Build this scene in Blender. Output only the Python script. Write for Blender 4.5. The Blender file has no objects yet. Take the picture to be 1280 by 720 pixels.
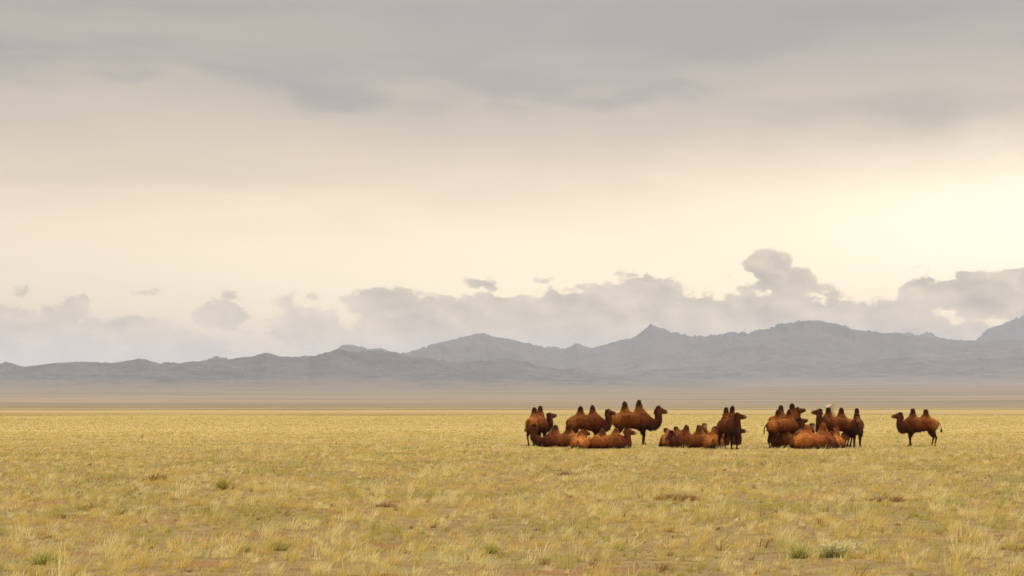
import bpy, math, random
import numpy as np
from mathutils import Vector

# ------------------------------------------------------------------ camera, sky, sun, exposure
S = bpy.context.scene
COL = S.collection
CAM_H = 2.2
F = 2133.0                      # focal length in photo pixels (60 mm on a 36 mm sensor)
HOR = 504.0
PITCH = math.atan((HOR - 360) / F)
cd = bpy.data.cameras.new("camera")
cam = bpy.data.objects.new("camera", cd)
COL.objects.link(cam)
cam.location = (0, 0, CAM_H)
cam.rotation_euler = (math.radians(90) + PITCH, 0, 0)
cd.sensor_width = 36
cd.lens = 36 * F / 1280
cd.clip_start = 0.5
cd.clip_end = 200000
S.camera = cam
S.view_settings.view_transform = 'Standard'
S.view_settings.look = 'None'
S.view_settings.exposure = 0.60
S.view_settings.gamma = 1.0
S.cycles.volume_bounces = 1

SUN_EL, SUN_AZ = math.radians(50), math.radians(70)     # azimuth from +Y (view direction) towards +X
sl = bpy.data.lights.new("sun", 'SUN')
sl.energy = 1.5
sl.angle = math.radians(12)
sl.color = (1.0, 0.88, 0.72)
so = bpy.data.objects.new("sun", sl)
COL.objects.link(so)
sd = Vector((math.cos(SUN_EL) * math.sin(SUN_AZ), math.cos(SUN_EL) * math.cos(SUN_AZ), math.sin(SUN_EL)))
so.rotation_euler = sd.to_track_quat('Z', 'Y').to_euler()

def lin(r, g, b):
    f = lambda c: (c / 255 / 12.92) if c / 255 <= 0.04045 else ((c / 255 + 0.055) / 1.055) ** 2.4
    return (f(r), f(g), f(b))

class NT:
    """small helper for wiring node trees"""
    def __init__(s, tree):
        s.t = tree; s.n = tree.nodes; s.l = tree.links
    def put(s, sock, v):
        if isinstance(v, bpy.types.NodeSocket): s.l.new(v, sock)
        elif v is not None: sock.default_value = v
    def math(s, op, a, b=None, c=None, clamp=False):
        m = s.n.new('ShaderNodeMath'); m.operation = op; m.use_clamp = clamp
        s.put(m.inputs[0], a); s.put(m.inputs[1], b)
        if c is not None: s.put(m.inputs[2], c)
        return m.outputs[0]
    def vec(s, op, a, b=None):
        m = s.n.new('ShaderNodeVectorMath'); m.operation = op
        s.put(m.inputs[0], a)
        if b is not None: s.put(m.inputs[1], b)
        return m.outputs['Value'] if op in ('LENGTH', 'DOT_PRODUCT') else m.outputs[0]
    def noise(s, v, scale, detail=4, rough=0.5, dist=0.0):
        m = s.n.new('ShaderNodeTexNoise'); s.put(m.inputs['Vector'], v)
        m.inputs['Scale'].default_value = scale; m.inputs['Detail'].default_value = detail
        m.inputs['Roughness'].default_value = rough; m.inputs['Distortion'].default_value = dist
        return m.outputs['Fac']
    def ramp(s, fac, stops, interp='LINEAR'):
        m = s.n.new('ShaderNodeValToRGB'); e = m.color_ramp; e.interpolation = interp
        while len(e.elements) < len(stops): e.elements.new(0.5)
        for i, (p, c) in enumerate(stops):
            e.elements[i].position = p
            e.elements[i].color = tuple(c) + (1,) if not isinstance(c, (int, float)) else (c, c, c, 1)
        s.put(m.inputs[0], fac)
        return m.outputs[0]
    def mix(s, f, a, b, mode='MIX'):
        m = s.n.new('ShaderNodeMix'); m.data_type = 'RGBA'; m.blend_type = mode; m.clamp_factor = True
        s.put(m.inputs[0], f)
        s.put(m.inputs[6], a if isinstance(a, bpy.types.NodeSocket) else tuple(a) + (1,))
        s.put(m.inputs[7], b if isinstance(b, bpy.types.NodeSocket) else tuple(b) + (1,))
        return m.outputs[2]
    def range(s, v, a, b, c=0.0, d=1.0, kind='SMOOTHSTEP'):
        m = s.n.new('ShaderNodeMapRange'); m.interpolation_type = kind
        s.put(m.inputs[0], v)
        for i, q in enumerate((a, b, c, d)): m.inputs[i + 1].default_value = q
        return m.outputs[0]
    def comb(s, x, y, z=0.0):
        m = s.n.new('ShaderNodeCombineXYZ')
        for i, q in enumerate((x, y, z)): s.put(m.inputs[i], q)
        return m.outputs[0]
    def sep(s, v):
        m = s.n.new('ShaderNodeSeparateXYZ'); s.put(m.inputs[0], v)
        return m.outputs

def build_world():
    w = bpy.data.worlds.new("World"); S.world = w; w.use_nodes = True
    t = NT(w.node_tree); t.n.clear()
    out = t.n.new('ShaderNodeOutputWorld'); bg = t.n.new('ShaderNodeBackground')
    STR = 0.1
    bg.inputs['Strength'].default_value = STR
    t.l.new(bg.outputs[0], out.inputs[0])
    sky = t.n.new('ShaderNodeTexSky'); sky.sky_type = 'NISHITA'; sky.sun_disc = False
    sky.sun_elevation = SUN_EL; sky.sun_rotation = SUN_AZ; sky.air_density = 1.2; sky.dust_density = 4
    g = t.n.new('ShaderNodeTexCoord').outputs['Generated']
    x, y, z = t.sep(g)
    az = t.math('ARCTAN2', x, y); el = t.math('ARCSINE', z)
    pw0 = t.comb(az, t.math('MULTIPLY', el, 1.5), 0.0)
    w1 = t.noise(pw0, 26.0, 6, 0.6); w2 = t.noise(t.vec('ADD', pw0, (3.1, 7.7, 1.3)), 26.0, 6, 0.6)
    wx = t.math('MULTIPLY', t.math('SUBTRACT', w1, 0.5), 0.034); wy = t.math('MULTIPLY', t.math('SUBTRACT', w2, 0.5), 0.022)
    p0 = t.comb(az, el, 0.0)
    p = t.comb(t.math('ADD', az, wx), t.math('ADD', el, wy), 0.0)
    def P(px, py): return ((px - 640) / F, (HOR - py) / F)
    # wobble used to break up every edge
    pw = t.comb(az, t.math('MULTIPLY', el, 1.6), 0.0)
    n_big = t.noise(pw, 9.0, 5, 0.55, 0.3)
    n_puff = t.noise(pw, 50.0, 7, 0.58, 0.25)
    n_str = t.noise(t.comb(az, t.math('MULTIPLY', el, 5.5), 0.3), 5.0, 5, 0.5, 0.4)
    # overcast deck: brightness by elevation, broken by streaks
    e2 = t.math('ADD', el, t.math('MULTIPLY', t.math('SUBTRACT', n_str, 0.5), 0.055))
    fac = t.math('MULTIPLY', e2, 1 / 0.6, clamp=True)
    k = lambda py: max(0.0, (HOR - py) / F / 0.6)
    base = t.ramp(fac, [(0.0, (.62, .51, .37)), (k(430), (.90, .70, .44)), (k(360), (1.14, .89, .57)), (k(300), (1.02, .79, .53)),
                        (k(245), (.73, .58, .395)), (k(190), (.50, .415, .315)), (k(130), (.38, .33, .285)), (k(50), (.29, .265, .235)),
                        (k(-30), (.255, .24, .225)), (0.62, (.36, .35, .335)), (1.0, (.47, .46, .44))], 'B_SPLINE')
    # the sun stands behind thin cloud low on the right: a broad bright patch
    def blob(cx, cy, rx, ry):
        c = P(cx, cy)
        d = t.vec('SUBTRACT', p, (c[0], c[1], 0))
        d = t.vec('MULTIPLY', d, (F / rx, F / ry, 0))
        return t.vec('LENGTH', d)
    gl = t.math('EXPONENT', t.math('MULTIPLY', t.math('POWER', blob(1350, 290, 300, 80), 2.0), -1.0))
    gl2 = t.math('EXPONENT', t.math('MULTIPLY', t.math('POWER', blob(900, 290, 520, 75), 2.0), -1.0))
    base = t.mix(t.math('MULTIPLY', gl2, 0.55), base, (.80, .69, .48))
    base = t.mix(t.math('MULTIPLY', gl, 0.9), base, (.98, .90, .68))
    # left side is duller
    dull = t.range(az, -0.36, 0.10, 0.50, 0.0)
    base = t.mix(dull, base, (.40, .345, .27))
    def field(blobs, nz, amp, px_units=False):
        cur = None
        for b in blobs:
            f = t.math('MULTIPLY', t.math('SUBTRACT', 1.0, blob(*b)), (b[3] / 19.0) if px_units else 1.0)
            cur = f if cur is None else t.math('SMOOTH_MAX', cur, f, 0.12)
        return t.math('ADD', cur, t.math('MULTIPLY', t.math('SUBTRACT', nz, 0.5), amp))
    # dark undersides hanging from the deck
    n_soft = t.noise(t.comb(az, t.math('MULTIPLY', el, 3.0), 0.7), 14.0, 5, 0.5, 0.3)
    hi = field([(400, 122, 115, 34), (600, 105, 150, 48), (640, 140, 60, 16), (40, 90, 140, 34), (190, 62, 90, 14), (250, 18, 340, 20),
                (760, 55, 210, 30), (860, 110, 70, 18), (1050, 30, 260, 18), (760, 128, 80, 12), (150, 105, 60, 10), (1130, 150, 180, 34),
                (-160, 60, 160, 50), (1420, 90, 160, 40)], n_soft, 2.2)
    hm = t.range(hi, -0.2, 1.1, 0, 0.5)
    edge = t.ramp(t.math('ADD', t.math('MULTIPLY', az, 1.25), 0.5), [(e_, (HOR - v_) / F * 4) for e_, v_ in
            ((0.0, 100), (0.10, 118), (0.20, 96), (0.30, 128), (0.38, 145), (0.44, 112), (0.50, 150), (0.58, 124), (0.66, 108), (0.76, 60), (0.88, 40), (1.0, 60))], 'EASE')
    ee = t.math('SUBTRACT', t.math('ADD', el, t.math('MULTIPLY', t.math('SUBTRACT', n_soft, 0.5), 0.050)), t.math('MULTIPLY', edge, 0.25))
    ee = t.math('ADD', ee, t.math('MULTIPLY', wy, 0.35))
    sheet = t.math('MULTIPLY', t.range(ee, -0.003, 0.014), t.range(ee, 0.10, 0.012, 0.25, 1.0))
    sheet = t.math('MULTIPLY', sheet, t.range(n_str, 0.36, 0.62, 0.35, 0.85))
    top = t.mix(sheet, base, (.262, .243, .226))
    top = t.mix(hm, top, (.240, .223, .210))
    # cumulus bank standing over the mountains
    low = field([(45, 365, 19, 11), (98, 391, 24, 17), (20, 422, 105, 44), (84, 408, 34, 20), (150, 416, 56, 26), (185, 424, 60, 26), (225, 436, 90, 26), (280, 400, 54, 24), (262, 396, 24, 18),
                 (300, 372, 26, 10), (350, 378, 34, 9), (388, 371, 28, 8), (430, 378, 22, 9), (385, 412, 70, 26), (190, 368, 30, 8), (490, 384, 62, 28),
                 (540, 404, 95, 38), (610, 356, 32, 12), (622, 398, 90, 32), (700, 404, 115, 42), (790, 380, 70, 42),
                 (733, 363, 18, 9), (862, 404, 100, 42), (914, 346, 20, 11), (966, 346, 34, 34), (992, 350, 40, 26), (1020, 362, 34, 12), (945, 360, 26, 18), (960, 398, 130, 38),
                 (1080, 408, 120, 40), (1148, 370, 36, 26), (1205, 374, 80, 34), (1290, 378, 90, 50), (1100, 442, 420, 40), (660, 440, 330, 42),
                 (-130, 420, 140, 50), (1460, 390, 150, 60), (700, 350, 22, 7), (160, 444, 200, 14)], n_puff, 2.6, True)
    lm = t.range(low, 0.10, 0.46, 0, 0.88)
    body = t.range(low, 0.05, 0.9, 0, 1)
    ccol = t.ramp(t.math('MULTIPLY', el, 1 / 0.1), [(0.0, (.66, .52, .345)), (0.35, (.49, .39, .275)), (0.72, (.32, .262, .20)), (1.0, (.34, .28, .22))])
    ccol = t.mix(t.math('MULTIPLY', t.math('SUBTRACT', 1.0, body), 0.4), ccol, (.58, .49, .36))
    ccol = t.mix(t.range(n_puff, 0.46, 0.66, 0, 0.42), ccol, (.66, .53, .375))
    ccol = t.mix(t.range(n_big, 0.40, 0.66, 0, 0.35), ccol, (.54, .46, .34))
    off = t.noise(t.vec('ADD', pw, (0.006, 0.009, 0.0)), 30.0, 6, 0.55, 0.2)
    here = t.noise(pw, 30.0, 6, 0.55, 0.2)
    relief = t.math('ADD', 1.0, t.math('MULTIPLY', t.math('SUBTRACT', here, off), 1.6))
    ccol = t.vec('MULTIPLY', ccol, t.comb(relief, relief, relief))
    lm = t.math('MULTIPLY', lm, t.math('MAXIMUM', t.range(n_big, 0.64, 0.48, 0.72, 1.0), t.range(az, -0.12, 0.02)))
    full = t.mix(lm, top, ccol)
    # clouds are given in display units: divide by the strength, then let the clear sky leak through a little
    # overcast: the sky overhead is brighter than near the horizon
    zb = t.math('MULTIPLY', t.range(el, 0.30, 1.1, 1.0, 3.4), 1 / STR)
    sc = t.vec('MULTIPLY', full, t.comb(zb, zb, t.math('MULTIPLY', zb, t.range(el, 0.3, 1.1, 1.0, 0.93))))
    fin = t.mix(0.04, sc, sky.outputs[0])
    t.l.new(fin, bg.inputs['Color'])
build_world()

# ------------------------------------------------------------------ helpers
RNG = np.random.default_rng(11)
def perlin(x, y, seed=0):
    x = np.asarray(x, float); y = np.asarray(y, float)
    xi = np.floor(x).astype(np.int64); yi = np.floor(y).astype(np.int64)
    xf = x - xi; yf = y - yi
    def grad(ix, iy):
        h = (ix * 374761393 + iy * 668265263 + seed * 2147483647 + 1013904223) & 0xFFFFFFFF
        h = ((h ^ (h >> 13)) * 1274126177) & 0xFFFFFFFF
        h = (h ^ (h >> 16)) & 0xFFFF
        a = h * (2 * np.pi / 65536.0)
        return np.cos(a), np.sin(a)
    u = xf ** 3 * (xf * (xf * 6 - 15) + 10); v = yf ** 3 * (yf * (yf * 6 - 15) + 10)
    def d(ix, iy, dx, dy):
        gx, gy = grad(ix, iy); return gx * dx + gy * dy
    a = d(xi, yi, xf, yf); b = d(xi + 1, yi, xf - 1, yf)
    c = d(xi, yi + 1, xf, yf - 1); e = d(xi + 1, yi + 1, xf - 1, yf - 1)
    return (a * (1 - u) + b * u) * (1 - v) + (c * (1 - u) + e * u) * v
def fbm(x, y, o=4, seed=0, g=0.5):
    s = 0; a = 1.0
    for i in range(o):
        s = s + a * perlin(x * 2 ** i, y * 2 ** i, seed + i); a *= g
    return s
def ridged(x, y, o=5, seed=0, g=0.5):
    s = 0; a = 1.0; n = 0
    for i in range(o):
        s = s + a * (1 - np.abs(perlin(x * 2 ** i, y * 2 ** i, seed + i)) * 2) ; n += a; a *= g
    return s / n
def sstep(a, b, x):
    t = np.clip((np.asarray(x, float) - a) / (b - a), 0, 1); return t * t * (3 - 2 * t)

def mesh_np(name, V, faces_list, mat, parent=None, smooth=True, attrs=None):
    """faces_list: list of int arrays (n,k). attrs: {name:(n,3) colours per vertex}"""
    me = bpy.data.meshes.new(name)
    me.vertices.add(len(V)); me.vertices.foreach_set('co', np.asarray(V, np.float32).ravel())
    li = np.concatenate([f.ravel() for f in faces_list]).astype(np.int32)
    sizes = np.concatenate([np.full(len(f), f.shape[1]) for f in faces_list])
    st = np.concatenate([[0], np.cumsum(sizes)[:-1]]).astype(np.int32)
    me.loops.add(len(li)); me.loops.foreach_set('vertex_index', li)
    me.polygons.add(len(sizes)); me.polygons.foreach_set('loop_start', st)
    me.update(calc_edges=True); me.validate()
    if smooth: me.polygons.foreach_set('use_smooth', np.ones(len(me.polygons), bool))
    for k, c in (attrs or {}).items():
        a = me.color_attributes.new(k, 'FLOAT_COLOR', 'POINT')
        c4 = np.ones((len(V), 4), np.float32); c4[:, :3] = c
        a.data.foreach_set('color', c4.ravel())
    me.materials.append(mat)
    o = bpy.data.objects.new(name, me); COL.objects.link(o)
    if parent: o.parent = parent
    return o

def material(name):
    m = bpy.data.materials.new(name); m.use_nodes = True
    t = NT(m.node_tree); b = t.n['Principled BSDF']
    b.inputs['Specular IOR Level'].default_value = 0.2
    return m, t, b

def ray(px, py):
    d = Vector(((px - 640) / F, 0, 0)) + Vector((0, math.cos(PITCH), math.sin(PITCH))) + Vector((0, -math.sin(PITCH), math.cos(PITCH))) * ((360 - py) / F)
    return d
def gp(px, py):
    d = ray(px, py); k = -CAM_H / d.z
    return d.x * k, d.y * k

# ------------------------------------------------------------------ ground
def bajada(x, y):
    r = np.hypot(x, y)
    a = np.arctan2(x, np.maximum(y, 1))
    b = 98 * (np.maximum(r - 2600, 0) / 9500) ** 1.25
    return b * (1 + 0.25 * sstep(-0.05, 0.3, a))
def height(x, y):
    x = np.asarray(x, float); y = np.asarray(y, float)
    r = np.hypot(x, y)
    micro = 0.05 * fbm(x / 5.0, y / 5.0, 3, 5) * (1 - sstep(250, 600, r))
    sw = (0.55 * sstep(260, 900, r) * fbm(x / 700.0, y / 160.0, 3, 21)
          + 4.0 * sstep(1800, 5000, r) * fbm(x / 3000.0, y / 700.0, 4, 31)
          + 16.0 * sstep(5000, 12000, r) * fbm(x / 3500.0, y / 1500.0, 4, 41))
    return micro + sw * (y > 0) + bajada(x, y) * sstep(-4000, 2000, y)

def ground_material():
    m, t, b = material("steppe_ground")
    pos = t.n.new('ShaderNodeNewGeometry').outputs['Position']
    x, y, z = t.sep(pos)
    n1 = t.noise(pos, 0.35, 5, 0.6)
    n2 = t.noise(pos, 2.6, 5, 0.65)
    n3 = t.noise(pos, 14.0, 4, 0.6)
    bands = t.noise(t.comb(t.math('MULTIPLY', x, 1 / 2600), t.math('MULTIPLY', y, 1 / 420), 0.0), 1.0, 5, 0.6)
    bands2 = t.noise(t.comb(t.math('MULTIPLY', x, 1 / 300), t.math('MULTIPLY', y, 1 / 45), 0.0), 1.0, 4, 0.6)
    ly = t.math('MULTIPLY', t.math('LOGARITHM', t.math('MAXIMUM', y, 5.0), 10.0), 0.2)
    ly = t.math('ADD', ly, t.math('MULTIPLY', t.math('SUBTRACT', bands2, 0.5), 0.034))
    ly = t.math('ADD', ly, t.math('MULTIPLY', t.math('SUBTRACT', t.noise(pos, 0.022, 4, 0.6), 0.5), 0.030))
    straw = (0.50, 0.36, 0.13); 
    zone = t.ramp(ly, [(0.0, (0.36, 0.24, 0.105)), (0.37, (0.42, 0.30, 0.12)), (0.42, (0.50, 0.37, 0.135)), (0.46, (0.42, 0.31, 0.115)), (0.495, (0.38, 0.28, 0.10)), (0.505, (0.22, 0.155, 0.055)),
                       (0.513, (0.31, 0.225, 0.09)), (0.54, (0.36, 0.265, 0.11)), (0.553, (0.17, 0.128, 0.062)), (0.57, (0.29, 0.22, 0.11)), (0.60, (0.16, 0.125, 0.075)), (0.625, (0.26, 0.20, 0.12)),
                       (0.66, (0.17, 0.13, 0.085)), (0.68, (0.24, 0.185, 0.12)), (0.73, (0.25, 0.19, 0.13)), (0.80, (0.18, 0.14, 0.108)), (0.90, (0.17, 0.135, 0.11))])
    far = t.range(ly, 0.54, 0.66)
    dk = t.math('MULTIPLY', t.range(bands, 0.49, 0.57), far)
    zone = t.mix(t.math('MULTIPLY', dk, 0.85), zone, (0.14, 0.115, 0.085))
    # near: soil showing between the grass, greener and redder patches
    near = t.range(y, 130, 330, 1, 0)
    soil = t.ramp(n2, [(0.3, (0.09, 0.055, 0.022)), (0.5, (0.17, 0.115, 0.042)), (0.7, (0.26, 0.19, 0.075))])
    soil = t.mix(t.range(n1, 0.56, 0.66, 0, 0.7), soil, (0.20, 0.065, 0.027))
    soil = t.mix(t.range(n1, 0.30, 0.44, 0.6, 0), soil, (0.20, 0.20, 0.065))
    soil = t.mix(t.range(n3, 0.55, 0.72, 0, 0.35), soil, (0.14, 0.085, 0.045))
    mixn = t.math('MULTIPLY', t.range(y, 15, 160, 0.85, 0.25), near)
    col = t.mix(mixn, zone, soil)
    t.l.new(col, b.inputs['Base Color']); b.inputs['Roughness'].default_value = 0.95
    bp = t.n.new('ShaderNodeBump'); bp.inputs['Distance'].default_value = 0.06; bp.inputs['Strength'].default_value = 0.7
    t.l.new(n2, bp.inputs['Height']); t.l.new(bp.outputs[0], b.inputs['Normal'])
    return m

def build_ground():
    R = np.concatenate([[4.0], np.geomspace(8, 48000, 520)])
    A1 = np.linspace(-0.45, 0.45, 361)
    A2 = np.linspace(0.45, 2 * np.pi - 0.45, 90)[1:-1]
    A = np.concatenate([A1, A2]); n = len(A)
    rr, aa = np.meshgrid(R, A, indexing='ij')
    X = rr * np.sin(aa); Y = rr * np.cos(aa); Z = height(X, Y)
    V = np.stack([X.ravel(), Y.ravel(), Z.ravel()], 1)
    V = np.vstack([V, [[0, 0, 0]]])
    i, j = np.meshgrid(np.arange(len(R) - 1), np.arange(n), indexing='ij')
    j2 = (j + 1) % n
    q = np.stack([i * n + j, i * n + j2, (i + 1) * n + j2, (i + 1) * n + j], -1).reshape(-1, 4)[:, ::-1]
    c = len(V) - 1
    tr = np.stack([np.full(n, c), np.arange(n), (np.arange(n) + 1) % n], 1)[:, ::-1]
    o = mesh_np("ground", V, [q, tr], ground_material())
    o['kind'] = 'structure'
build_ground()

# ------------------------------------------------------------------ mountains
def rock_material():
    m, t, b = material("bare_rock")
    pos = t.n.new('ShaderNodeNewGeometry').outputs['Position']
    n = t.noise(pos, 0.004, 7, 0.62)
    s = t.noise(pos, 0.0009, 4, 0.5)
    c = t.ramp(n, [(0.3, (0.036, 0.036, 0.042)), (0.5, (0.058, 0.056, 0.060)), (0.7, (0.10, 0.09, 0.085))])
    nz = t.sep(t.n.new('ShaderNodeNewGeometry').outputs['Normal'])[2]
    fan = t.range(t.math('ADD', nz, t.math('MULTIPLY', t.math('SUBTRACT', n, 0.5), 0.03)), 0.985, 1.0, 0, 0.6)
    c = t.mix(t.range(s, 0.4, 0.65, 0, 0.5), c, (0.08, 0.073, 0.068))
    c = t.mix(fan, c, (0.15, 0.125, 0.10))
    al = t.n.new('ShaderNodeVertexColor'); al.layer_name = 'alluvium'
    c = t.mix(t.math('MULTIPLY', t.sep(al.outputs[0])[0], 0.85), c, (0.165, 0.132, 0.105))
    t.l.new(c, b.inputs['Base Color']); b.inputs['Roughness'].default_value = 0.95
    return m
ROCK = rock_material()

def mountain_range(name, prof, d_ridge, front, back, seed, taper_l, taper_r, amp, label=None):
    """height field: ridge follows the skyline at d_ridge metres, spurs run down towards the plain and behind"""
    P = np.array(prof, float)
    az0, az1 = (P[0, 0] - 640) / F, (P[-1, 0] - 640) / F
    NA, NT_ = int((az1 - az0) / 0.0005), 170
    az = np.linspace(az0, az1, NA)
    elev = (HOR - np.interp(az * F + 640, P[:, 0], P[:, 1])) / F
    T = np.linspace(0, 1, NT_)
    D = d_ridge - front + T * (front + back)
    dd, aa = np.meshgrid(D, az, indexing='ij')
    X = dd * np.sin(aa); Y = dd * np.cos(aa)
    base = bajada(X, Y)
    H = np.maximum(elev * d_ridge + CAM_H - bajada(d_ridge * np.sin(az), d_ridge * np.cos(az)), 0)[None, :]
    wob = fbm(X / 2500, Y / 2500, 3, seed + 9) * 0.22 * front
    s = (dd + wob - (d_ridge - front)) / front
    up = np.clip(s, 0, 1); dn = np.clip((dd + wob - d_ridge) / back, 0, 1)
    shape = np.where(s <= 1, up ** 2.0, (1 - dn) ** 1.3)
    XA = aa * d_ridge + fbm(X / 1400, Y / 1400, 4, seed + 33) * 650
    YA = Y + fbm(X / 1400, Y / 1400, 4, seed + 44) * 650
    rd = ridged(XA / (amp * 7), YA / (amp * 12), 6, seed, 0.55)
    rd2 = ridged(XA / (amp * 2.2), YA / (amp * 4.5), 4, seed + 50, 0.6)
    z = shape * H * (0.50 + 0.55 * rd + 0.13 * rd2 * np.minimum(1, shape * 2))
    # foothill knobs in front
    z += H * 0.20 * np.clip(ridged(X / (amp * 5), Y / (amp * 5), 4, seed + 70) - 0.25, 0, 1) * sstep(0.05, 0.35, s) * (1 - sstep(0.6, 1.0, s))
    # bring each part of the skyline to the height it has, smoothly along the range
    ang = ((z + base - CAM_H) / dd).max(0)
    ratio = elev / np.maximum(ang, 1e-4)
    k = 7; ker = np.hanning(k * 2 + 1); ker /= ker.sum()
    ratio = np.convolve(np.pad(ratio, k, 'edge'), ker, 'valid')
    z *= (1 + (ratio - 1) * 1.15)[None, :]
    u = (az - az0) / (az1 - az0)
    z *= (sstep(0, taper_l, u) * (1 - sstep(1 - taper_r, 1, u)))[None, :]
    Z = base + z - 25 * (1 - sstep(0, 0.06, T))[:, None] - 60 * sstep(0.94, 1, T)[:, None]
    V = np.stack([X.ravel(), Y.ravel(), Z.ravel()], 1)
    i, j = np.meshgrid(np.arange(NT_ - 1), np.arange(NA - 1), indexing='ij')
    q = np.stack([i * NA + j, i * NA + j + 1, (i + 1) * NA + j + 1, (i + 1) * NA + j], -1).reshape(-1, 4)
    al = 1 - sstep(0.02, 0.42, z / np.maximum(H, 1) + 0.10 * fbm(X / 900, Y / 1500, 3, seed + 5))
    o = mesh_np(name, V, [q], ROCK, None, True, {'alluvium': np.repeat(al.ravel()[:, None], 3, 1)})
    o['kind'] = 'structure'
    return o

near_prof = [(-420, 470), (-200, 464), (-80, 458), (-30, 465), (0, 462), (25, 455), (45, 461), (60, 459), (90, 455), (120, 454), (150, 456), (185, 449), (205, 454), (230, 452),
             (262, 451), (290, 450), (318, 447), (335, 441), (352, 446), (390, 446), (410, 440), (425, 437), (445, 441), (470, 439), (492, 440), (515, 446),
             (540, 449), (570, 452), (600, 450), (635, 448), (655, 452), (680, 458), (705, 462), (718, 460), (740, 466), (770, 469), (830, 474), (900, 478), (1000, 484)]
far_prof = [(330, 452), (380, 440), (412, 436), (428, 430), (445, 433), (460, 437), (478, 436), (500, 442), (512, 440), (530, 433), (560, 426), (580, 421), (600, 416), (618, 420),
            (640, 424), (662, 430), (680, 435), (690, 433), (705, 437), (722, 429), (738, 435), (765, 428), (790, 423), (803, 414), (813, 406), (826, 411), (845, 416), (862, 420),
            (885, 420), (905, 416), (918, 412), (935, 414), (955, 409), (975, 404), (1000, 402), (1025, 403), (1050, 409), (1075, 416), (1100, 419), (1130, 422),
            (1165, 425), (1200, 427), (1230, 425), (1280, 425), (1340, 418), (1420, 424), (1550, 420), (1700, 440)]
back_prof = [(1010, 440), (1060, 424), (1100, 419), (1125, 417), (1135, 420), (1150, 416), (1165, 422), (1185, 428), (1205, 426), (1222, 414), (1240, 407), (1255, 402), (1280, 399), (1310, 394),
             (1350, 400), (1420, 396), (1500, 410), (1650, 425)]
foot_prof = [(640, 478), (760, 470), (820, 462), (880, 459), (940, 454), (1000, 451), (1060, 455), (1120, 448), (1180, 452), (1240, 449), (1300, 444), (1380, 450), (1500, 455), (1650, 470)]
mountain_range("hills", near_prof, 14500, 4200, 2500, 3, 0.05, 0.12, 110)
mountain_range("hills", foot_prof, 18000, 4200, 2600, 77, 0.10, 0.08, 150)
mountain_range("hills", far_prof, 22500, 5200, 4000, 13, 0.08, 0.05, 190)
mountain_range("hills", back_prof, 28500, 5000, 4000, 29, 0.1, 0.05, 240)
mountain_range("hills", [(230, 458), (262, 450), (275, 445), (288, 450), (310, 456), (350, 455), (380, 458)], 19000, 2500, 2500, 91, 0.2, 0.2, 120)

# ------------------------------------------------------------------ haze (closed box round camera and scene)
def build_haze():
    me = bpy.data.meshes.new("haze")
    x, y0, y1, z0, z1 = 52000, -52000, 56000, -60, 1600
    v = [(-x, y0, z0), (x, y0, z0), (x, y1, z0), (-x, y1, z0), (-x, y0, z1), (x, y0, z1), (x, y1, z1), (-x, y1, z1)]
    me.from_pydata(v, [], [(0, 3, 2, 1), (4, 5, 6, 7), (0, 1, 5, 4), (1, 2, 6, 5), (2, 3, 7, 6), (3, 0, 4, 7)])
    m = bpy.data.materials.new("haze_air"); m.use_nodes = True
    t = NT(m.node_tree); t.n.clear()
    out = t.n.new('ShaderNodeOutputMaterial'); pv = t.n.new('ShaderNodeVolumePrincipled')
    pv.inputs['Density'].default_value = 0.000031
    pv.inputs['Color'].default_value = (0.71, 0.765, 0.93, 1)
    pv.inputs['Anisotropy'].default_value = 0.0
    t.l.new(pv.outputs[0], out.inputs['Volume'])
    me.materials.append(m)
    o = bpy.data.objects.new("haze", me); COL.objects.link(o); o['kind'] = 'stuff'
    o['label'] = 'pale haze hanging over the plain and veiling the far mountains'; o['category'] = 'haze'
build_haze()

# ------------------------------------------------------------------ blades (grass and hair share this)
def blades(base, d, length, width, col_root, col_tip, bend, rng, seg=2, facing=None):
    """base (n,3), d (n,3) unit direction, length/width (n,), colours (n,3), bend (n,3) offset added at the tip"""
    n = len(base)
    side = rng.normal(size=(n, 3)) if facing is None else facing
    side = side - d * (side * d).sum(1, keepdims=True)
    side /= np.linalg.norm(side, axis=1, keepdims=True) + 1e-9
    L = length[:, None]; W = width[:, None] * 0.5
    lv = []; lc = []
    ts = np.linspace(0, 1, seg + 1)
    for k, tt in enumerate(ts[:-1]):
        c = base + d * L * tt + bend * tt ** 2
        w = W * (1 - 0.45 * tt)
        lv += [c - side * w, c + side * w]; cc = col_root * (1 - tt) + col_tip * tt; lc += [cc, cc]
    lv.append(base + d * L + bend); lc.append(col_tip)
    m = len(lv)
    V = np.stack(lv, 1).reshape(-1, 3); Cc = np.stack(lc, 1).reshape(-1, 3)
    o = (np.arange(n) * m)[:, None]
    fl = []
    if seg > 1:
        fl.append(np.concatenate([o + np.array([[2 * k, 2 * k + 1, 2 * k + 3, 2 * k + 2]]) for k in range(seg - 1)], 0))
    k = seg - 1
    tri = o + np.array([[2 * k, 2 * k + 1, 2 * k + 2]])
    return V, fl, tri, Cc

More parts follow.
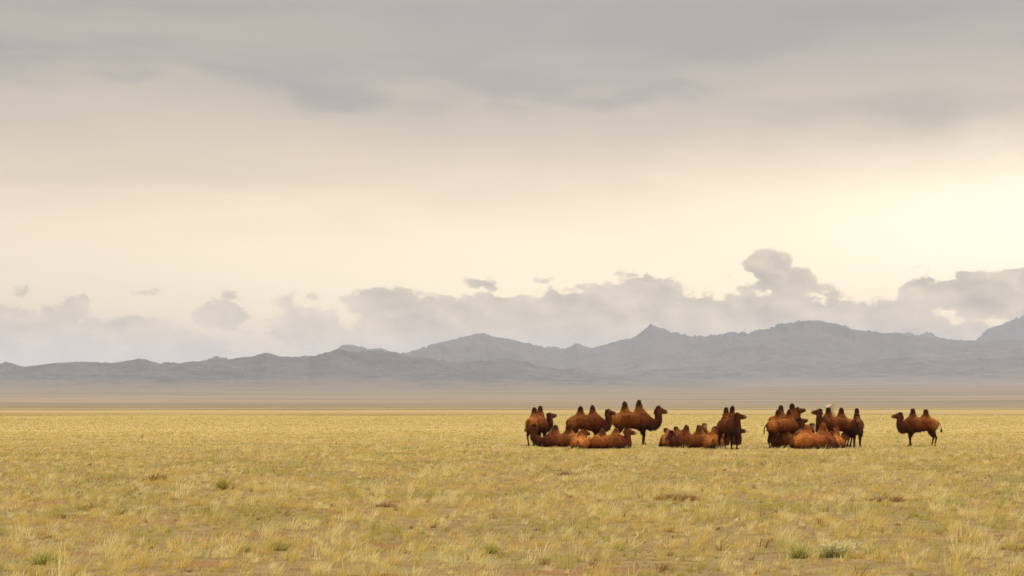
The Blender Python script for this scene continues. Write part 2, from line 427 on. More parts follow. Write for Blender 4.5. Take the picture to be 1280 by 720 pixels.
def attr_material(name, attr, rough=0.9, transl=0.0, var=0.25, nscale=40.0, stretch=(1, 1, 1)):
    m, t, b = material(name)
    a = t.n.new('ShaderNodeVertexColor'); a.layer_name = attr
    tc = t.n.new('ShaderNodeTexCoord').outputs['Object']
    n = t.noise(t.vec('MULTIPLY', tc, stretch), nscale, 4, 0.6)
    f = t.range(n, 0.3, 0.7, 1 - var, 1 + var, 'LINEAR')
    c = t.vec('MULTIPLY', a.outputs[0], t.comb(f, f, f))
    t.l.new(c, b.inputs['Base Color']); b.inputs['Roughness'].default_value = rough
    b.inputs['Specular IOR Level'].default_value = 0.1
    if transl:
        tr = t.n.new('ShaderNodeBsdfTranslucent'); mx = t.n.new('ShaderNodeMixShader')
        t.l.new(c, tr.inputs[0]); mx.inputs[0].default_value = transl
        t.l.new(b.outputs[0], mx.inputs[1]); t.l.new(tr.outputs[0], mx.inputs[2])
        t.l.new(mx.outputs[0], t.n['Material Output'].inputs['Surface'])
    return m, t, b

# ------------------------------------------------------------------ camels
COAT, ct, cb = attr_material("camel_wool", "coat", 0.85, 0.0, 0.30, 9.0, (1, 1, 0.35))
_tc = ct.n.new('ShaderNodeTexCoord').outputs['Object']
_nb = ct.noise(ct.vec('MULTIPLY', _tc, (1, 1, 0.3)), 22, 4, 0.6)
_bp = ct.n.new('ShaderNodeBump'); _bp.inputs['Distance'].default_value = 0.03; _bp.inputs['Strength'].default_value = 0.8
ct.l.new(_nb, _bp.inputs['Height']); ct.l.new(_bp.outputs[0], cb.inputs['Normal'])
EYE, et, eb = material("camel_eye"); eb.inputs['Base Color'].default_value = (0.01, 0.006, 0.004, 1); eb.inputs['Roughness'].default_value = 0.15

def catmull(P, n):
    P = np.asarray(P, float); K = len(P)
    Q = np.vstack([2 * P[0] - P[1], P, 2 * P[-1] - P[-2]])
    out = []
    for i in range(K - 1):
        p0, p1, p2, p3 = Q[i], Q[i + 1], Q[i + 2], Q[i + 3]
        for t in np.linspace(0, 1, n, endpoint=False):
            out.append(0.5 * (2 * p1 + (p2 - p0) * t + (2 * p0 - 5 * p1 + 4 * p2 - p3) * t * t + (3 * p1 - p0 - 3 * p2 + p3) * t ** 3))
    out.append(P[-1]); return np.array(out)

def loft(ctrl, side=(0, 1, 0), n=5, m=14):
    """ctrl rows: x,y,z,lateral radius,other radius; a closed tube with rounded ends"""
    C = catmull(ctrl, n); P = C[:, :3]; R = np.maximum(C[:, 3:5], 0.008)
    T = np.gradient(P, axis=0); T /= np.linalg.norm(T, axis=1, keepdims=True) + 1e-9
    # rounded ends
    def cap(p, t, r, sgn):
        q = []
        for a in (0.5, 0.85, 0.98):
            q.append((p + sgn * t * min(r) * a, r * math.sqrt(max(0, 1 - a * a))))
        return q
    h = cap(P[0], T[0], R[0], -1)[::-1]; e = cap(P[-1], T[-1], R[-1], 1)
    P = np.vstack([[a for a, _ in h], P, [a for a, _ in e]])
    R = np.maximum(np.vstack([[b for _, b in h], R, [b for _, b in e]]), 0.004)
    T = np.vstack([np.repeat(T[:1], 3, 0), T, np.repeat(T[-1:], 3, 0)])
    s = np.array(side, float); V = []
    ang = np.linspace(0, 2 * np.pi, m, endpoint=False)
    for p, t, r in zip(P, T, R):
        s = s - t * (s @ t); s /= np.linalg.norm(s) + 1e-9
        u = np.cross(t, s)
        V += [p + s * r[0] * math.cos(a) + u * r[1] * math.sin(a) for a in ang]
    V = np.array(V); K = len(P)
    fs = [tuple(i * m + k for k in range(m))[::-1] for i in (0,)]
    fs.append(tuple((K - 1) * m + k for k in range(m)))
    for i in range(K - 1):
        for k in range(m):
            a, b = i * m + k, i * m + (k + 1) % m
            fs.append((a, b, b + m, a + m))
    return V, fs

def fuse(parts, voxel=0.032, smooth=3):
    V = []; Fc = []; o = 0
    for v, f in parts:
        V.append(v); Fc += [tuple(i + o for i in q) for q in f]; o += len(v)
    me = bpy.data.meshes.new("tmp"); me.from_pydata(np.vstack(V).tolist(), [], Fc); me.update()
    ob = bpy.data.objects.new("tmp", me); COL.objects.link(ob)
    r = ob.modifiers.new("r", 'REMESH'); r.mode = 'VOXEL'; r.voxel_size = voxel
    s = ob.modifiers.new("s", 'SMOOTH'); s.iterations = smooth; s.factor = 0.5
    dg = bpy.context.evaluated_depsgraph_get(); dg.update()
    out = bpy.data.meshes.new_from_object(ob.evaluated_get(dg))
    bpy.data.objects.remove(ob); bpy.data.meshes.remove(me)
    return out

BASE = np.array((0.150, 0.041, 0.0085)); LIGHT = np.array((0.40, 0.145, 0.030)); DARK = np.array((0.028, 0.0105, 0.006)); RED = np.array((0.062, 0.013, 0.005))

def camel(label, px, py, heading, lying=False, scale=1.0, poll=None, hyaw=0.0, hpitch=-8.0, hump=1.0, flop=(0, 0), tone=1.0, tint=None,
          tail=0.0, pale_head=False, step=0.0, tip=1.0, seed=0):
    rng = np.random.default_rng(seed + 100)
    dz = -0.93 if lying else 0.0
    vs = 0.82 if lying else 1.0
    ws = 1.12 if lying else 1.0
    Z = lambda z: (z + dz)
    if lying: hump *= 1.10
    parts = []
    body = [(-0.97, 0, 1.20, .06, .09), (-0.91, 0, 1.21, .18, .21), (-0.74, 0, 1.26, .28, .31), (-0.45, 0, 1.30, .35, .36), (-0.1, 0, 1.28, .39, .40),
            (0.25, 0, 1.25, .385, .43), (0.58, 0, 1.21, .34, .43), (0.82, 0, 1.17, .28, .35), (0.98, 0, 1.14, .19, .26)]
    body = [(x, y, Z(z), a * ws, b * vs) for x, y, z, a, b in body]
    parts.append(loft(body, (0, 1, 0), 5, 20))
    # humps: rear and front
    tips = []
    rh = np.random.default_rng(seed * 7 + 1)
    for k, (hx, hh) in enumerate(((-0.34, 0.94), (0.42, 1.0))):
        f = flop[k]; H = hump * hh
        lean = 0.05 if k == 0 else -0.01
        z0 = 1.40; h = .82 * H
        rows = [(-.06, 0, .26, .48), (.16, 0, .22, .38), (.36, .04, .185, .285), (.55, .16, .155, .205), (.72, .30, .13, .155), (.86, .42, .118, .135), (.92, .48, .105, .118)]
        h *= 1 + rh.uniform(-.07, .05); hw = rh.uniform(.92, 1.12); ln_ = rh.uniform(-.04, .07)
        ctrl = [(hx + (lean + ln_) * a + (.05 * (1 - a) if k == 0 else .03 * (1 - a)), f * sh, Z(z0 + (a - abs(f) * max(0, a - .3) * .62) * h), w_ * hw, l_ * hw) for a, sh, w_, l_ in rows]
        parts.append(loft(ctrl, (0, 1, 0), 4, 14)); tips.append(np.array(ctrl[-1][:3]))
    # sloping crest from the front hump to the neck, and from the rear hump to the croup
    parts.append(loft([(0.45, 0, Z(1.40 + .36 * hump), .14, .14), (0.66, 0, Z(1.40 + .10 * hump), .17, .19), (0.90, 0, Z(1.26), .17, .20)], (0, 1, 0), 4, 12))
    parts.append(loft([(-0.36, 0, Z(1.40 + .30 * hump), .14, .15), (-0.58, 0, Z(1.36), .20, .20), (-0.82, 0, Z(1.22), .20, .22)], (0, 1, 0), 4, 12))
    # legs
    feet = []
    if not lying:
        for sy in (-1, 1):
            sx = step * sy
            parts.append(loft([(0.56, sy * .17, 1.25, .14, .24), (0.60, sy * .20, .98, .13, .20), (0.60 + sx * .3, sy * .185, .78, .105, .125), (0.63 + sx * .6, sy * .165, .52, .075, .082),
                               (0.62 + sx * .8, sy * .16, .30, .052, .056), (0.62 + sx, sy * .16, .12, .05, .052), (0.65 + sx, sy * .16, .05, .075, .09)], (0, 1, 0), 4, 12))
            parts.append(loft([(0.58 + sx, sy * .16, .035, .085, .035), (0.74 + sx, sy * .16, .035, .085, .032)], (0, 1, 0), 4, 12))
            hx = -step * sy * .8
            parts.append(loft([(-0.62, sy * .17, 1.32, .17, .30), (-0.60, sy * .20, 1.05, .16, .26), (-0.60 + hx * .3, sy * .20, .84, .115, .17), (-0.74 + hx * .6, sy * .18, .60, .07, .085),
                               (-0.78 + hx * .8, sy * .17, .48, .055, .065), (-0.74 + hx, sy * .165, .28, .048, .052), (-0.70 + hx, sy * .16, .11, .048, .052), (-0.68 + hx, sy * .16, .05, .07, .08)], (0, 1, 0), 4, 12))
            parts.append(loft([(-0.75 + hx, sy * .16, .035, .08, .035), (-0.60 + hx, sy * .16, .035, .08, .032)], (0, 1, 0), 4, 12))
    else:
        for sy in (-1, 1):
            parts.append(loft([(0.55, sy * .24, .42, .13, .22), (0.62, sy * .30, .28, .11, .15), (0.86, sy * .24, .11, .08, .085), (0.90, sy * .20, .07, .07, .07),
                               (0.62, sy * .25, .07, .055, .055), (0.42, sy * .28, .06, .07, .05)], (0, 1, 0), 4, 12))
            parts.append(loft([(-0.55, sy * .26, .46, .17, .28), (-0.28, sy * .44, .34, .14, .21), (-0.08, sy * .48, .20, .10, .13), (-0.45, sy * .40, .13, .07, .08),
                               (-0.86, sy * .30, .09, .06, .065), (-0.60, sy * .34, .05, .05, .05), (-0.35, sy * .38, .05, .07, .045)], (0, 1, 0), 4, 12))
    # neck and head
    if poll is None: poll = (1.60, 0, 1.74) if not lying else (1.42, 0, 0.86)
    pl = np.array(poll, float)
    c0 = np.array((0.62, 0, Z(1.25))); c1 = np.array((0.92, 0, Z(1.14)))
    low = (1.08 if not lying else 0.36)
    if pl[2] < (1.35 if not lying else 0.5): low = min(low, pl[2] + 0.05)
    hd = pl[:2] - c1[:2]; hl = np.linalg.norm(hd) + 1e-6
    m1 = np.array((*(c1[:2] + hd * .48 + np.array((0.06, 0))), low))
    m2 = np.array((*(c1[:2] + hd * .95 + hd / hl * 0.03), low * .52 + pl[2] * .48 - .04))
    m3 = np.array((*(pl[:2]), pl[2] - 0.02))
    nk = [(*c0, .24, .32), (*c1, .22, .28), (*m1, .17, .225), (*m2, .135, .185), (*m3, .125, .155)]
    parts.append(loft(nk, (0, 1, 0), 7, 16))
    neck = catmull(nk, 8)
    hy = math.radians(hyaw); hp = math.radians(hpitch)
    fd = np.array((math.cos(hy) * math.cos(hp), math.sin(hy) * math.cos(hp), math.sin(hp)))
    sd_ = np.array((-math.sin(hy), math.cos(hy), 0)); ud = np.cross(fd, sd_)
    hb = pl + ud * 0.04
    Hd = lambda a, s, u: tuple(hb + fd * a + sd_ * s + ud * u)
    parts.append(loft([(*Hd(-.11, 0, -.02), .10, .12), (*Hd(0, 0, .01), .13, .155), (*Hd(.12, 0, .01), .125, .15), (*Hd(.23, 0, -.02), .10, .12), (*Hd(.31, 0, -.035), .088, .11),
                       (*Hd(.37, 0, -.045), .092, .115), (*Hd(.415, 0, -.06), .078, .09)], tuple(sd_), 4, 14))
    parts.append(loft([(*Hd(.05, 0, -.10), .065, .06), (*Hd(.25, 0, -.11), .06, .06), (*Hd(.40, 0, -.12), .055, .045)], tuple(sd_), 4, 10))
    for sy in (-1, 1):
        parts.append(loft([(*Hd(-.05, sy * .09, .10), .035, .025), (*Hd(-.08, sy * .13, .155), .035, .022), (*Hd(-.09, sy * .145, .20), .012, .01)], tuple(fd), 4, 8))
    # tail
    tx = -0.95
    tl = [(tx + .03, 0, Z(1.42), .05, .05), (tx - .07 - tail * .12, tail * .05, Z(1.30 + tail * .10), .035, .035), (tx - .10 - tail * .32, tail * .1, Z(1.10 + tail * .12), .028, .028),
          (tx - .09 - tail * .36, tail * .12, Z(0.90 + tail * .10), .03, .03)]
    if lying: tl = [(tx + .03, 0, .55, .05, .05), (tx - .06, .03, .38, .035, .035), (tx - .08, .06, .18, .03, .03), (tx - .05, .09, .07, .028, .028)]
    parts.append(loft(tl, (0, 1, 0), 4, 8))
    me = fuse(parts)
    me.name = "camel_body"
    n = len(me.vertices)
    V = np.zeros(n * 3, np.float32); me.vertices.foreach_get('co', V); V = V.reshape(-1, 3).astype(float)
    N = np.zeros(n * 3, np.float32); me.vertices.foreach_get('normal', N); N = N.reshape(-1, 3).astype(float)
    # shaggy relief
    rel = fbm(V[:, 0] * 7 + V[:, 1] * 5, V[:, 2] * 3.5 + V[:, 1] * 6, 4, seed + 3)
    amt = 0.030 * np.where(V[:, 2] < (0.45 if not lying else -1), 0.2, 1.0)
    hdist = np.linalg.norm(V - (hb + fd * .2), axis=1)
    amt *= sstep(0.25, 0.6, hdist) * .9 + .1
    V += N * (rel * amt * 1.5)[:, None]
    V[:, 2] = np.maximum(V[:, 2], 0.0)
    me.vertices.foreach_set('co', V.astype(np.float32).ravel()); me.update()
    me.polygons.foreach_set('use_smooth', np.ones(len(me.polygons), bool))
    # coat colours (wool differs by region: pale rump, near-black mane, knees and hump tops; upper back paler, belly shade painted in)
    NP = neck[:, :3]; dn = np.sqrt(((V[:, None, :] - NP[None, 6:, :]) ** 2).sum(2)); ni = dn.argmin(1); nd = dn.min(1)
    neckw = 1 - sstep(.20, .34, nd - neck[6:, 4][ni] * 0.5)
    neckw *= sstep(.75, 1.05, V[:, 0])
    under = neckw * sstep(0.3, -0.5, N[:, 2])
    hump_d = np.minimum(np.linalg.norm(V - tips[0], axis=1), np.linalg.norm(V - tips[1], axis=1))
    humpw = 1 - sstep(.10, .42, hump_d)
    nz = fbm(V[:, 0] * 2.5 + seed, V[:, 2] * 2.5 + V[:, 1] * 2, 3, seed) 
    col = BASE * tone * (1 + 0.6 * nz[:, None])
    rump = sstep(-.35, -.85, V[:, 0]) * sstep(Z(.75), Z(1.1), V[:, 2]) if not lying else sstep(-.1, -.8, V[:, 0]) * sstep(.05, .3, V[:, 2])
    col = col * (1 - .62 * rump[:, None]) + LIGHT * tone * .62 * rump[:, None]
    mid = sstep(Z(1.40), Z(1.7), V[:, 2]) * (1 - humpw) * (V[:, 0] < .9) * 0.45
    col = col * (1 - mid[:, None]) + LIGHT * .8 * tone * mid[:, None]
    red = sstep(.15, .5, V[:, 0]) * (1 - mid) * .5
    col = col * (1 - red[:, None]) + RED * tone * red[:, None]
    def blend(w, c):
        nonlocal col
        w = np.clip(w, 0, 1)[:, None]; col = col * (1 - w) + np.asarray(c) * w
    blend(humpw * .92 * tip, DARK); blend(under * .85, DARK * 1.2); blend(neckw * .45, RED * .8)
    blend(sstep(Z(1.30), Z(.92), V[:, 2]) * .75, RED * .75)  # lower flank and belly darkened: underside shade painted into the coat
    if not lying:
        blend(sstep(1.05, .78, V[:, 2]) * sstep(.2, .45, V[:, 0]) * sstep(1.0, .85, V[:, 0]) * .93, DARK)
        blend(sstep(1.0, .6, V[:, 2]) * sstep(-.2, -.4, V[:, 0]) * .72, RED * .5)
        blend(sstep(1.0, .80, V[:, 2]) * .78, DARK * 1.3)  # dark legs, plus painted shade under the belly
    else:
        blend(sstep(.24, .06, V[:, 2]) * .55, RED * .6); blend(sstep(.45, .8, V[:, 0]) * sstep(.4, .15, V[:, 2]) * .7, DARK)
    blend((V[:, 0] < tx - .02) * .6, DARK * 1.3)
    headw = 1 - sstep(.22, .40, hdist)
    hc = np.array((0.10, 0.033, 0.013)) * tone
    blend(headw * .8, hc)
    muz = 1 - sstep(.05, .14, np.linalg.norm(V - (hb + fd * .43 - ud * .06), axis=1))
    blend(muz * .7, (0.26, 0.17, 0.11))
    if pale_head:
        blend(headw * .95, (0.62, 0.50, 0.34)); blend(neckw * .9, (0.52, 0.38, 0.22)); 
    if tint is not None: col = col * .35 + np.array(tint) * .65 * (col.mean(1, keepdims=True) / .10) ** .5
    col = np.clip(col, 0.004, .8)
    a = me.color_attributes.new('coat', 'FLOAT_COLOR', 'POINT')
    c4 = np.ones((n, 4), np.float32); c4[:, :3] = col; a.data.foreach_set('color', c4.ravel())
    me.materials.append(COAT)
    x, y = gp(px, py + (1.2 if not lying else 0.8))
    root = bpy.data.objects.new("bactrian_camel", None); COL.objects.link(root)
    root.empty_display_size = 0.3
    root.location = (x, y, float(height(x, y)) - 0.01); root.rotation_euler = (0, 0, math.radians(heading)); root.scale = (scale,) * 3
    root['label'] = label; root['category'] = 'camel'; root['group'] = 'two-humped camels resting on the steppe'
    bo = bpy.data.objects.new("body", me); COL.objects.link(bo); bo.parent = root
    # hair children
    def hair(name, mask, count, ln, wd, dirw, colmul=1.0, fixed=None, parent=root):
        idx = np.nonzero(mask)[0]
        if len(idx) == 0: return
        idx = rng.choice(idx, count, replace=len(idx) < count)
        nn = N[idx]; g = np.array((-.15, 0, -1.0))
        d = nn * dirw[0] + g * dirw[1] + rng.normal(size=nn.shape) * dirw[2]
        d /= np.linalg.norm(d, axis=1, keepdims=True) + 1e-9
        L = ln * rng.uniform(.6, 1.25, count); W = wd * rng.uniform(.7, 1.3, count)
        cc = (col[idx] * 1.12 if fixed is None else np.repeat([fixed], count, 0)) * colmul * rng.uniform(.75, 1.3, (count, 1))
        b = V[idx] - nn * .015
        # never below the ground
        low_ = b[:, 2] + d[:, 2] * L
        fix = low_ < .01
        d[fix, 2] = np.abs(d[fix, 2]) * .2; 
        vv, fl, tri, c = blades(b, d, L, W, cc, np.clip(cc * 1.15, 0, 1), np.zeros_like(b), rng, 2, facing=np.cross(nn, d) + 1e-4)
        vv[:, 2] = np.maximum(vv[:, 2], .0)
        mesh_np(name, vv, fl + [tri], COAT, parent, True, {'coat': c})
    legs = V[:, 2] < (.5 if not lying else .02)
    hair("wool", ~legs & (hdist > .35), 4200, .085, .030, (.35, .9, .25))
    hair("mane", (neckw > .5) & (N[:, 2] < .05) & (hdist > .33), 900, .17, .035, (.25, 1, .15), fixed=(DARK * 1.8 if not pale_head else np.array((.45, .33, .2))))
    hair("head_tuft", (np.linalg.norm(V - (hb - fd * .02 + ud * .12), axis=1) < .11), 160, .11, .022, (.9, .15, .35), fixed=(RED * .8 if not pale_head else np.array((.6, .48, .3))))
    for k in range(2):
        hair("hump_tuft", np.linalg.norm(V - tips[k], axis=1) < .16, 260, .075, .026, (.35, .9, .3))
    if not lying:
        for sy in (-1, 1):
            hair("foreleg_hair", (V[:, 2] > .62) & (V[:, 2] < 1.02) & (V[:, 0] > .38) & (V[:, 0] < .9) & (V[:, 1] * sy > .03), 420, .13, .03, (.35, 1, .2), fixed=DARK)
    hair("tail_tuft", (V[:, 0] < tx - .035) & (V[:, 2] < (1.12 if not lying else .25)), 90, .16, .022, (.2, 1, .12), fixed=DARK)
    for sy in (-1, 1):
        vv, ff = loft([(*Hd(.155, sy * .098, .045), .022, .022), (*Hd(.185, sy * .098, .04), .022, .022)], tuple(sd_), 2, 8)
        e = bpy.data.meshes.new("eye"); e.from_pydata(vv.tolist(), [], ff); e.materials.append(EYE)
        eo = bpy.data.objects.new("eye", e); COL.objects.link(eo); eo.parent = root
    return root

ST, LY = False, True
# left group
camel("standing camel seen from behind, left end of the left herd, head turned right", 671, 555.5, 62, ST, .93, poll=(1.2, -0.22, 1.6), hyaw=-30, hpitch=16, hump=.95, seed=1)
camel("camel lying side-on facing left, its low head at the far left of the left herd", 704, 557.5, 176, LY, 1.0, poll=(1.50, 0, .90), hpitch=-4, hump=.78, seed=2, flop=(.15, -.2), tone=.95)
camel("small lying camel with pale rump towards the viewer, in front of the left herd", 726, 560, 78, LY, .84, poll=(1.0, -0.05, 0.9), hyaw=-35, hump=.66, tone=1.45, seed=3, tip=0.3)
camel("standing camel facing right whose head almost touches the tail of the tallest camel", 732, 555.5, 4, ST, .96, poll=(1.26, 0, 1.72), hyaw=-35, hpitch=6, hump=.98, tone=.92, seed=4, step=.06)
camel("lying camel with head raised to the right, under the tallest camel's belly", 759, 560, -14, LY, .95, poll=(1.02, 0.05, 0.84), hpitch=-4, hump=.68, tone=1.35, seed=5, tip=0.6, flop=(-.2, .3))
camel("tallest standing camel of the left herd, side view facing right, dark front legs", 789, 555, 2, ST, 1.05, poll=(1.38, 0, 1.72), hpitch=-6, seed=6, tail=.6, step=.05, tone=1.1)
# middle group
camel("lying camel at the left end of the middle heap, tail left, hump flopped over", 842, 557.5, 38, LY, .88, poll=(1.1, .3, .72), hump=.9, flop=(.75, .6), tone=1.15, seed=7)
camel("lying camel facing left with dark neck lowered, in the front of the middle heap", 868, 559, 170, LY, .98, poll=(1.12, -.15, .64), hyaw=30, hpitch=-30, hump=0.78, flop=(0.1, -0.15), seed=8, tip=0.4, tone=.9)
camel("lying camel at the back of the middle heap, mostly its raised head showing", 878, 552, -95, LY, .98, poll=(1.0, 0.1, 0.86), hpitch=4, hump=0.5, tone=1.4, seed=9, tip=0.3)
camel("lying camel with pale rump to the viewer, left of the middle herd's standing camel", 892, 559.5, 82, LY, .90, poll=(1.15, -0.1, 0.95), hyaw=-50, hump=0.7, tone=1.35, seed=10, tip=0.3)
camel("dark standing camel of the middle herd, turned three-quarters towards the viewer", 911, 560, -70, ST, .90, poll=(1.08, 0, 1.72), hyaw=43, hpitch=6, tone=.72, seed=11, hump=1.08)
camel("lying camel behind the dark standing one's legs, head sticking out to the right", 899, 556, 2, LY, .92, poll=(1.08, 0, 0.82), hpitch=0, hump=.6, tone=.8, seed=12)
# right group
camel("nearer standing camel of the overlapping pair, tail lifted to the left and muzzle raised", 978, 558.5, 24, ST, .87, poll=(1.18, -0.1, 1.48), hyaw=-10, hpitch=16, hump=.98, tail=.35, tone=1.1, seed=13, step=.05)
camel("farther standing camel of the overlapping pair, humps and head above its neighbour", 982, 554, 18, ST, .96, poll=(.80,0,1.80), hyaw=-10, hpitch=18, hump=.98, tone=.85, seed=14)
camel("reddish lying camel with a large flopped hump, in front of the standing pair", 992, 559, 150, LY, 1.0, poll=(1.05, -.3, .5), hyaw=40, hpitch=-25, hump=.85, flop=(-.8, -.7), tone=.75, seed=15)
camel("large ginger lying camel in the very front of the right herd, head turned away", 1017, 560.5, 16, LY, 1.08, poll=(1.10, .5, .62), hyaw=60, hpitch=-20, hump=.72, tone=1.5, seed=16, tip=0.15)
camel("lying camel behind the ginger one, only its face showing between the humps", 1011, 555, -92, LY, .95, poll=(1.1, .05, .98), hpitch=-6, hump=.3, tone=1.15, seed=17)
camel("small lying camel with pointed hump, left of the left-facing camel's hind legs", 1045, 559, 70, LY, .84, poll=(1.0, -.3, .6), hyaw=-40, hump=.85, tone=1.4, seed=18, tip=0.4)
camel("standing camel facing left with its head lifted high, in front of the cream-headed one", 1046, 557, 184, ST, .90, poll=(.98, 0, 1.88), hyaw=0, hpitch=10, hump=.94, tone=.9, seed=19, step=.05)
camel("standing camel with a cream-white head and neck behind the left-facing camel", 1037, 553.5, 250, ST, .98, poll=(0.95, 0.25, 1.98), hyaw=-25, hpitch=4, hump=0.6, pale_head=True, tone=1.3, seed=20)
camel("standing camel facing the viewer head-on, on the right edge of the right herd", 1071.5, 557.5, -100, ST, .87, poll=(1.15, 0, 1.64), hpitch=-14, hump=1.0, tone=.92, seed=21)
# alone
camel("lone standing camel far right, apart from the herd, in side view facing left", 1151.5, 557, 179, ST, .89, poll=(1.19, 0, 1.7), hpitch=2, hump=0.87, tail=.3, tone=1.1, seed=22, step=.06)

# ------------------------------------------------------------------ grass
GRASS, gt, gb = attr_material("dry_grass", "tuft", 0.8, 0.5, 0.10, 3.0)

def build_grass():
    rng = np.random.default_rng(5)
    allV = []; quads = []; tris = []; cols = []; off = 0
    def patch_fields(x, y):
        green = fbm(x / 3.2, y / 5.5, 3, 61) + .35 * fbm(x / .9, y / 1.2, 2, 63)
        bare = fbm(x / 2.0, y / 3.5, 3, 71)
        plume = fbm(x / 1.6, y / 3.0, 3, 81) 
        return green, bare, plume
    rings = [  # r0, r1, tussocks per m2, blades, height, spread, width, seg
        (17, 45, 8.0, 26, .165, .070, .0085, 3),
        (45, 80, 5.5, 15, .145, .085, .014, 2),
        (80, 135, 3.2, 10, .12, .11, .022, 2),
        (135, 260, 1.0, 7, .11, .18, .038, 2),
        (260, 330, .30, 6, .10, .30, .060, 2),
    ]
    for r0, r1, dens, nb, hh, spread, wd, seg in rings:
        A = 0.42
        n = int(dens * A * (r1 * r1 - r0 * r0))
        r = np.sqrt(rng.uniform(r0 * r0, r1 * r1, n)); a = rng.uniform(-A, A, n)
        x = r * np.sin(a); y = r * np.cos(a)
        green, bare, plume = patch_fields(x, y)
        keep = rng.uniform(0, 1, n) < np.clip(1.02 - sstep(.22, .7, bare) * .85, .1, 1)
        x, y, green, plume = x[keep], y[keep], green[keep], plume[keep]
        n = len(x)
        size = rng.lognormal(-.12, .48, n) * (1 + .35 * np.clip(plume, -1, 1))
        kind = rng.uniform(0, 1, n)
        isg = (green + rng.normal(0, .16, n)) > .20
        straw = np.array((0.80, 0.64, 0.25)); gold = np.array((0.65, 0.50, 0.145)); pale = np.array((0.92, 0.83, 0.48)); grn = np.array((0.40, 0.38, 0.07)); rust = np.array((0.34, 0.18, 0.07))
        tc = straw * (1 - kind[:, None]) + gold * kind[:, None]
        pl = (plume + rng.normal(0, .30, n) > .12)
        tc[pl] = tc[pl] * .35 + pale * .65
        tc[isg] = tc[isg] * .35 + grn * .65
        ru = rng.uniform(0, 1, n) < .05
        tc[ru] = rust
        size[ru] *= .6; size[isg & ~pl] *= .72
        # blades
        ti = np.repeat(np.arange(n), nb); m = len(ti)
        u = rng.normal(size=(m, 2)) * (spread * np.sqrt(size[ti]))[:, None] * .5
        b = np.stack([x[ti] + u[:, 0], y[ti] + u[:, 1], np.zeros(m)], 1)
        b[:, 2] = height(b[:, 0], b[:, 1]) - .01
        lean = rng.normal(size=(n, 2)) * .14 + np.array((.12, .03))
        d = np.stack([lean[ti, 0] + u[:, 0] * 2.4 + rng.normal(0, .20, m), lean[ti, 1] + u[:, 1] * 2.4 + rng.normal(0, .20, m), np.ones(m)], 1)
        d /= np.linalg.norm(d, axis=1, keepdims=True)
        L = hh * size[ti] * rng.uniform(.45, 1.15, m)
        W = wd * rng.uniform(.6, 1.3, m)
        ct_ = tc[ti] * rng.uniform(.82, 1.18, (m, 1))
        root = ct_ * np.array((.86, .82, .70))  # bases tanner, with a little ground shade painted into the colour
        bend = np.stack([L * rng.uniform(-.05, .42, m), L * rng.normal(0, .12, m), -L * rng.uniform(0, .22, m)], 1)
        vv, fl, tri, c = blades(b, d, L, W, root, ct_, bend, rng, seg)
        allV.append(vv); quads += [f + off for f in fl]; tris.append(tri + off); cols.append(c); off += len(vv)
        # short understorey that covers the soil between tussocks
        nu = int(dens * 7 * A * (r1 * r1 - r0 * r0)) if r1 < 100 else int(dens * 4 * A * (r1 * r1 - r0 * r0))
        r = np.sqrt(rng.uniform(r0 * r0, r1 * r1, nu)); a = rng.uniform(-A, A, nu)
        x = r * np.sin(a); y = r * np.cos(a); green, bare, plume = patch_fields(x, y)
        k2 = rng.uniform(0, 1, nu) < np.clip(1 - sstep(.22, .65, bare) * .85, .1, 1)
        x, y, green = x[k2], y[k2], green[k2]; nu = len(x)
        b = np.stack([x, y, height(x, y) - .005], 1)
        d = np.stack([rng.normal(.1, .5, nu), rng.normal(0, .5, nu), np.ones(nu)], 1); d /= np.linalg.norm(d, axis=1, keepdims=True)
        L = rng.uniform(.03, .09, nu); W = wd * 1.5 * rng.uniform(.7, 1.4, nu)
        g = (sstep(-.15, .40, green + rng.normal(0, .12, nu)))[:, None] * .9
        c = (gold * .80 * (1 - g) + np.array((0.28, 0.27, 0.05)) * g) * rng.uniform(.65, 1.2, (nu, 1))
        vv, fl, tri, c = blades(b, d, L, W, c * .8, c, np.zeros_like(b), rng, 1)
        allV.append(vv); quads += [f + off for f in fl]; tris.append(tri + off); cols.append(c); off += len(vv)
    V = np.vstack(allV)
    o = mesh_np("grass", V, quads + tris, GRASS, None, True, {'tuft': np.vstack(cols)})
    o['kind'] = 'stuff'; o['label'] = 'dry golden feather grass with green patches covering the plain'; o['category'] = 'grass'
    print("grass verts", len(V))
build_grass()

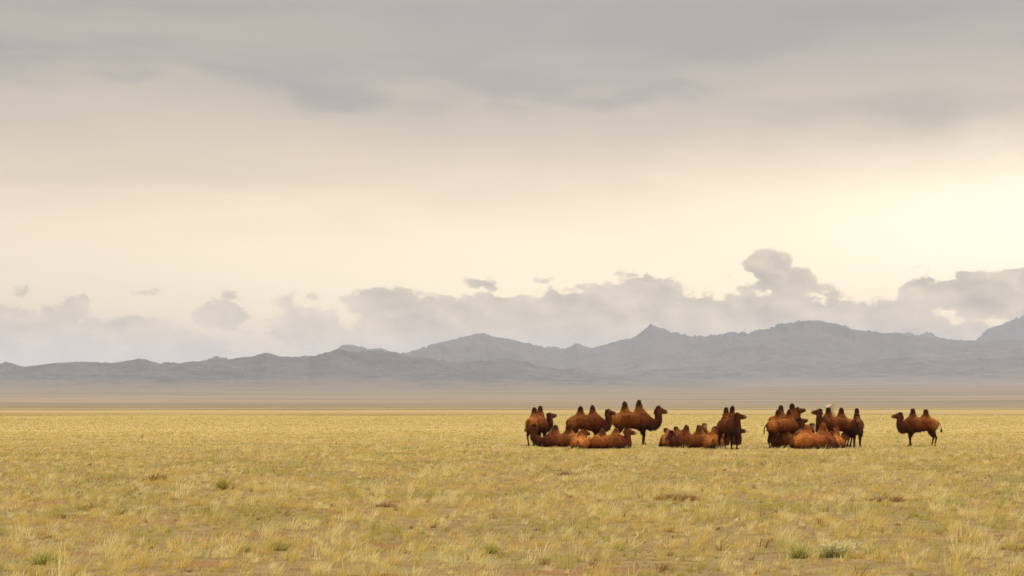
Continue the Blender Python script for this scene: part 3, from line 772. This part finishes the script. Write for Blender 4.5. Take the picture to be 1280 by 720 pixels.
def plant(name, label, cat, px, py, h, w, nb, c_root, c_tip, seed, up=1.0, flowers=0, group=None):
    rng = np.random.default_rng(seed)
    x, y = gp(px, py)
    root = bpy.data.objects.new(name, None); COL.objects.link(root)
    root.location = (x, y, float(height(x, y))); root['label'] = label; root['category'] = cat
    if group: root['group'] = group
    n = nb
    u = rng.normal(size=(n, 2)) * w * .22
    b = np.stack([u[:, 0], u[:, 1] * .8, np.full(n, -.01)], 1)
    d = np.stack([u[:, 0] / w * 1.8 + rng.normal(0, .25, n), u[:, 1] / w * 1.8 + rng.normal(0, .25, n), np.full(n, up)], 1); d /= np.linalg.norm(d, axis=1, keepdims=True)
    L = h * rng.uniform(.45, 1.1, n)
    cr = np.array(c_root) * rng.uniform(.7, 1.3, (n, 1)); ctp = np.array(c_tip) * rng.uniform(.75, 1.25, (n, 1))
    bend = np.stack([L * rng.normal(.08, .2, n), L * rng.normal(0, .2, n), -L * rng.uniform(0, .15, n)], 1)
    vv, fl, tri, c = blades(b, d, L, .014 * rng.uniform(.6, 1.4, n), cr, ctp, bend, rng, 3)
    mesh_np("foliage" if name != 'dry_shrub' else "twigs", vv, fl + [tri], GRASS, root, True, {'tuft': c})
    if flowers:
        tips = (b + d * L[:, None] + bend)[:flowers]
        tips[:, :2] *= 1.25
        n = len(tips); k = 5; VV = []; TT = []
        for i, p in enumerate(tips):
            r = rng.uniform(.010, .017)
            for q in range(6):
                a0 = q * math.pi / 3 + rng.uniform(0, .3)
                o_ = len(VV)
                VV += [p + (0, 0, .004), p + np.array((math.cos(a0 - .4) * r, math.sin(a0 - .4) * r, .006)), p + np.array((math.cos(a0) * r * 1.5, math.sin(a0) * r * 1.5, .002 + rng.uniform(0, .01))), p + np.array((math.cos(a0 + .4) * r, math.sin(a0 + .4) * r, .006))]
                TT.append((o_, o_ + 1, o_ + 2, o_ + 3))
        mesh_np("flowers", np.array(VV), [np.array(TT)], GRASS, root, False, {'tuft': np.tile([[.80, .78, .70]], (len(VV), 1))})
    return root

G1, G2 = (0.36, 0.33, 0.09), (0.56, 0.50, 0.17)
gset = [("olive bush-like tuft standing upright alone in the left middle distance", 278, 612, .34, .28, 170),
        ("bright green tuft in the lower middle of the meadow", 613, 691, .20, .26, 160),
        ("dark green compact tuft right of the white flower patch", 1000, 699, .26, .26, 200),
        ("small green tuft in the lower right, right of the dark compact tuft", 1092, 697, .22, .20, 120),
        ("low green tuft at the lower left, beside the reddish soil patch", 300, 690, .18, .30, 160),
        ("green tuft in the bottom left corner", 55, 706, .22, .40, 240),
        ("broad yellow-green tuft at the right edge of the meadow", 1192, 634, .24, .50, 240),
        ("rounded green tuft right of the reddish soil patch in the lower left", 347, 687, .20, .26, 160)]
for i, (lb, px, py, h, w, nb) in enumerate(gset):
    plant("grass_tuft", lb, "grass tuft", px, py, h * 1.15, w * .72, nb, G1, G2 if i != 0 else (.46, .38, .09), 300 + i, group="green tufts in the dry grass")
plant("flowering_plant", "low plant with many small white flowers near the bottom right of the meadow", "flowers", 1043, 697, .24, .42, 260, (.28, .25, .07), (.46, .42, .14), 321, flowers=110)
plant("flowering_plant", "sparse patch of tiny white flowers in the left foreground", "flowers", 163, 642, .16, .9, 260, G1, (.36, .34, .10), 322, flowers=60)
D1, D2 = (0.17, 0.075, 0.035), (0.36, 0.19, 0.085)
dset = [("dark brown dry shrub low in the grass, left of the upright olive tuft", 197, 600, .26, .50, 260),
        ("wide reddish dry shrub with a dark left end, below the middle herd", 845, 625, .20, 1.0, 520),
        ("reddish dry shrub below the right herd, on bare red soil", 1108, 626, .18, .9, 480),
        ("small red-brown dry shrub below the left herd", 708, 594, .16, .9, 180),
        ("small rusty dry shrub in the centre left foreground", 480, 634, .14, .45, 140),
        ("small rusty dry shrub in the left foreground beside the white flowers", 117, 635, .14, .40, 130)]
for i, (lb, px, py, h, w, nb) in enumerate(dset):
    plant("dry_shrub", lb, "dry shrub", px, py, h, w, nb, D1, D2, 340 + i, up=.55, group="dry shrubs scattered in the grass")
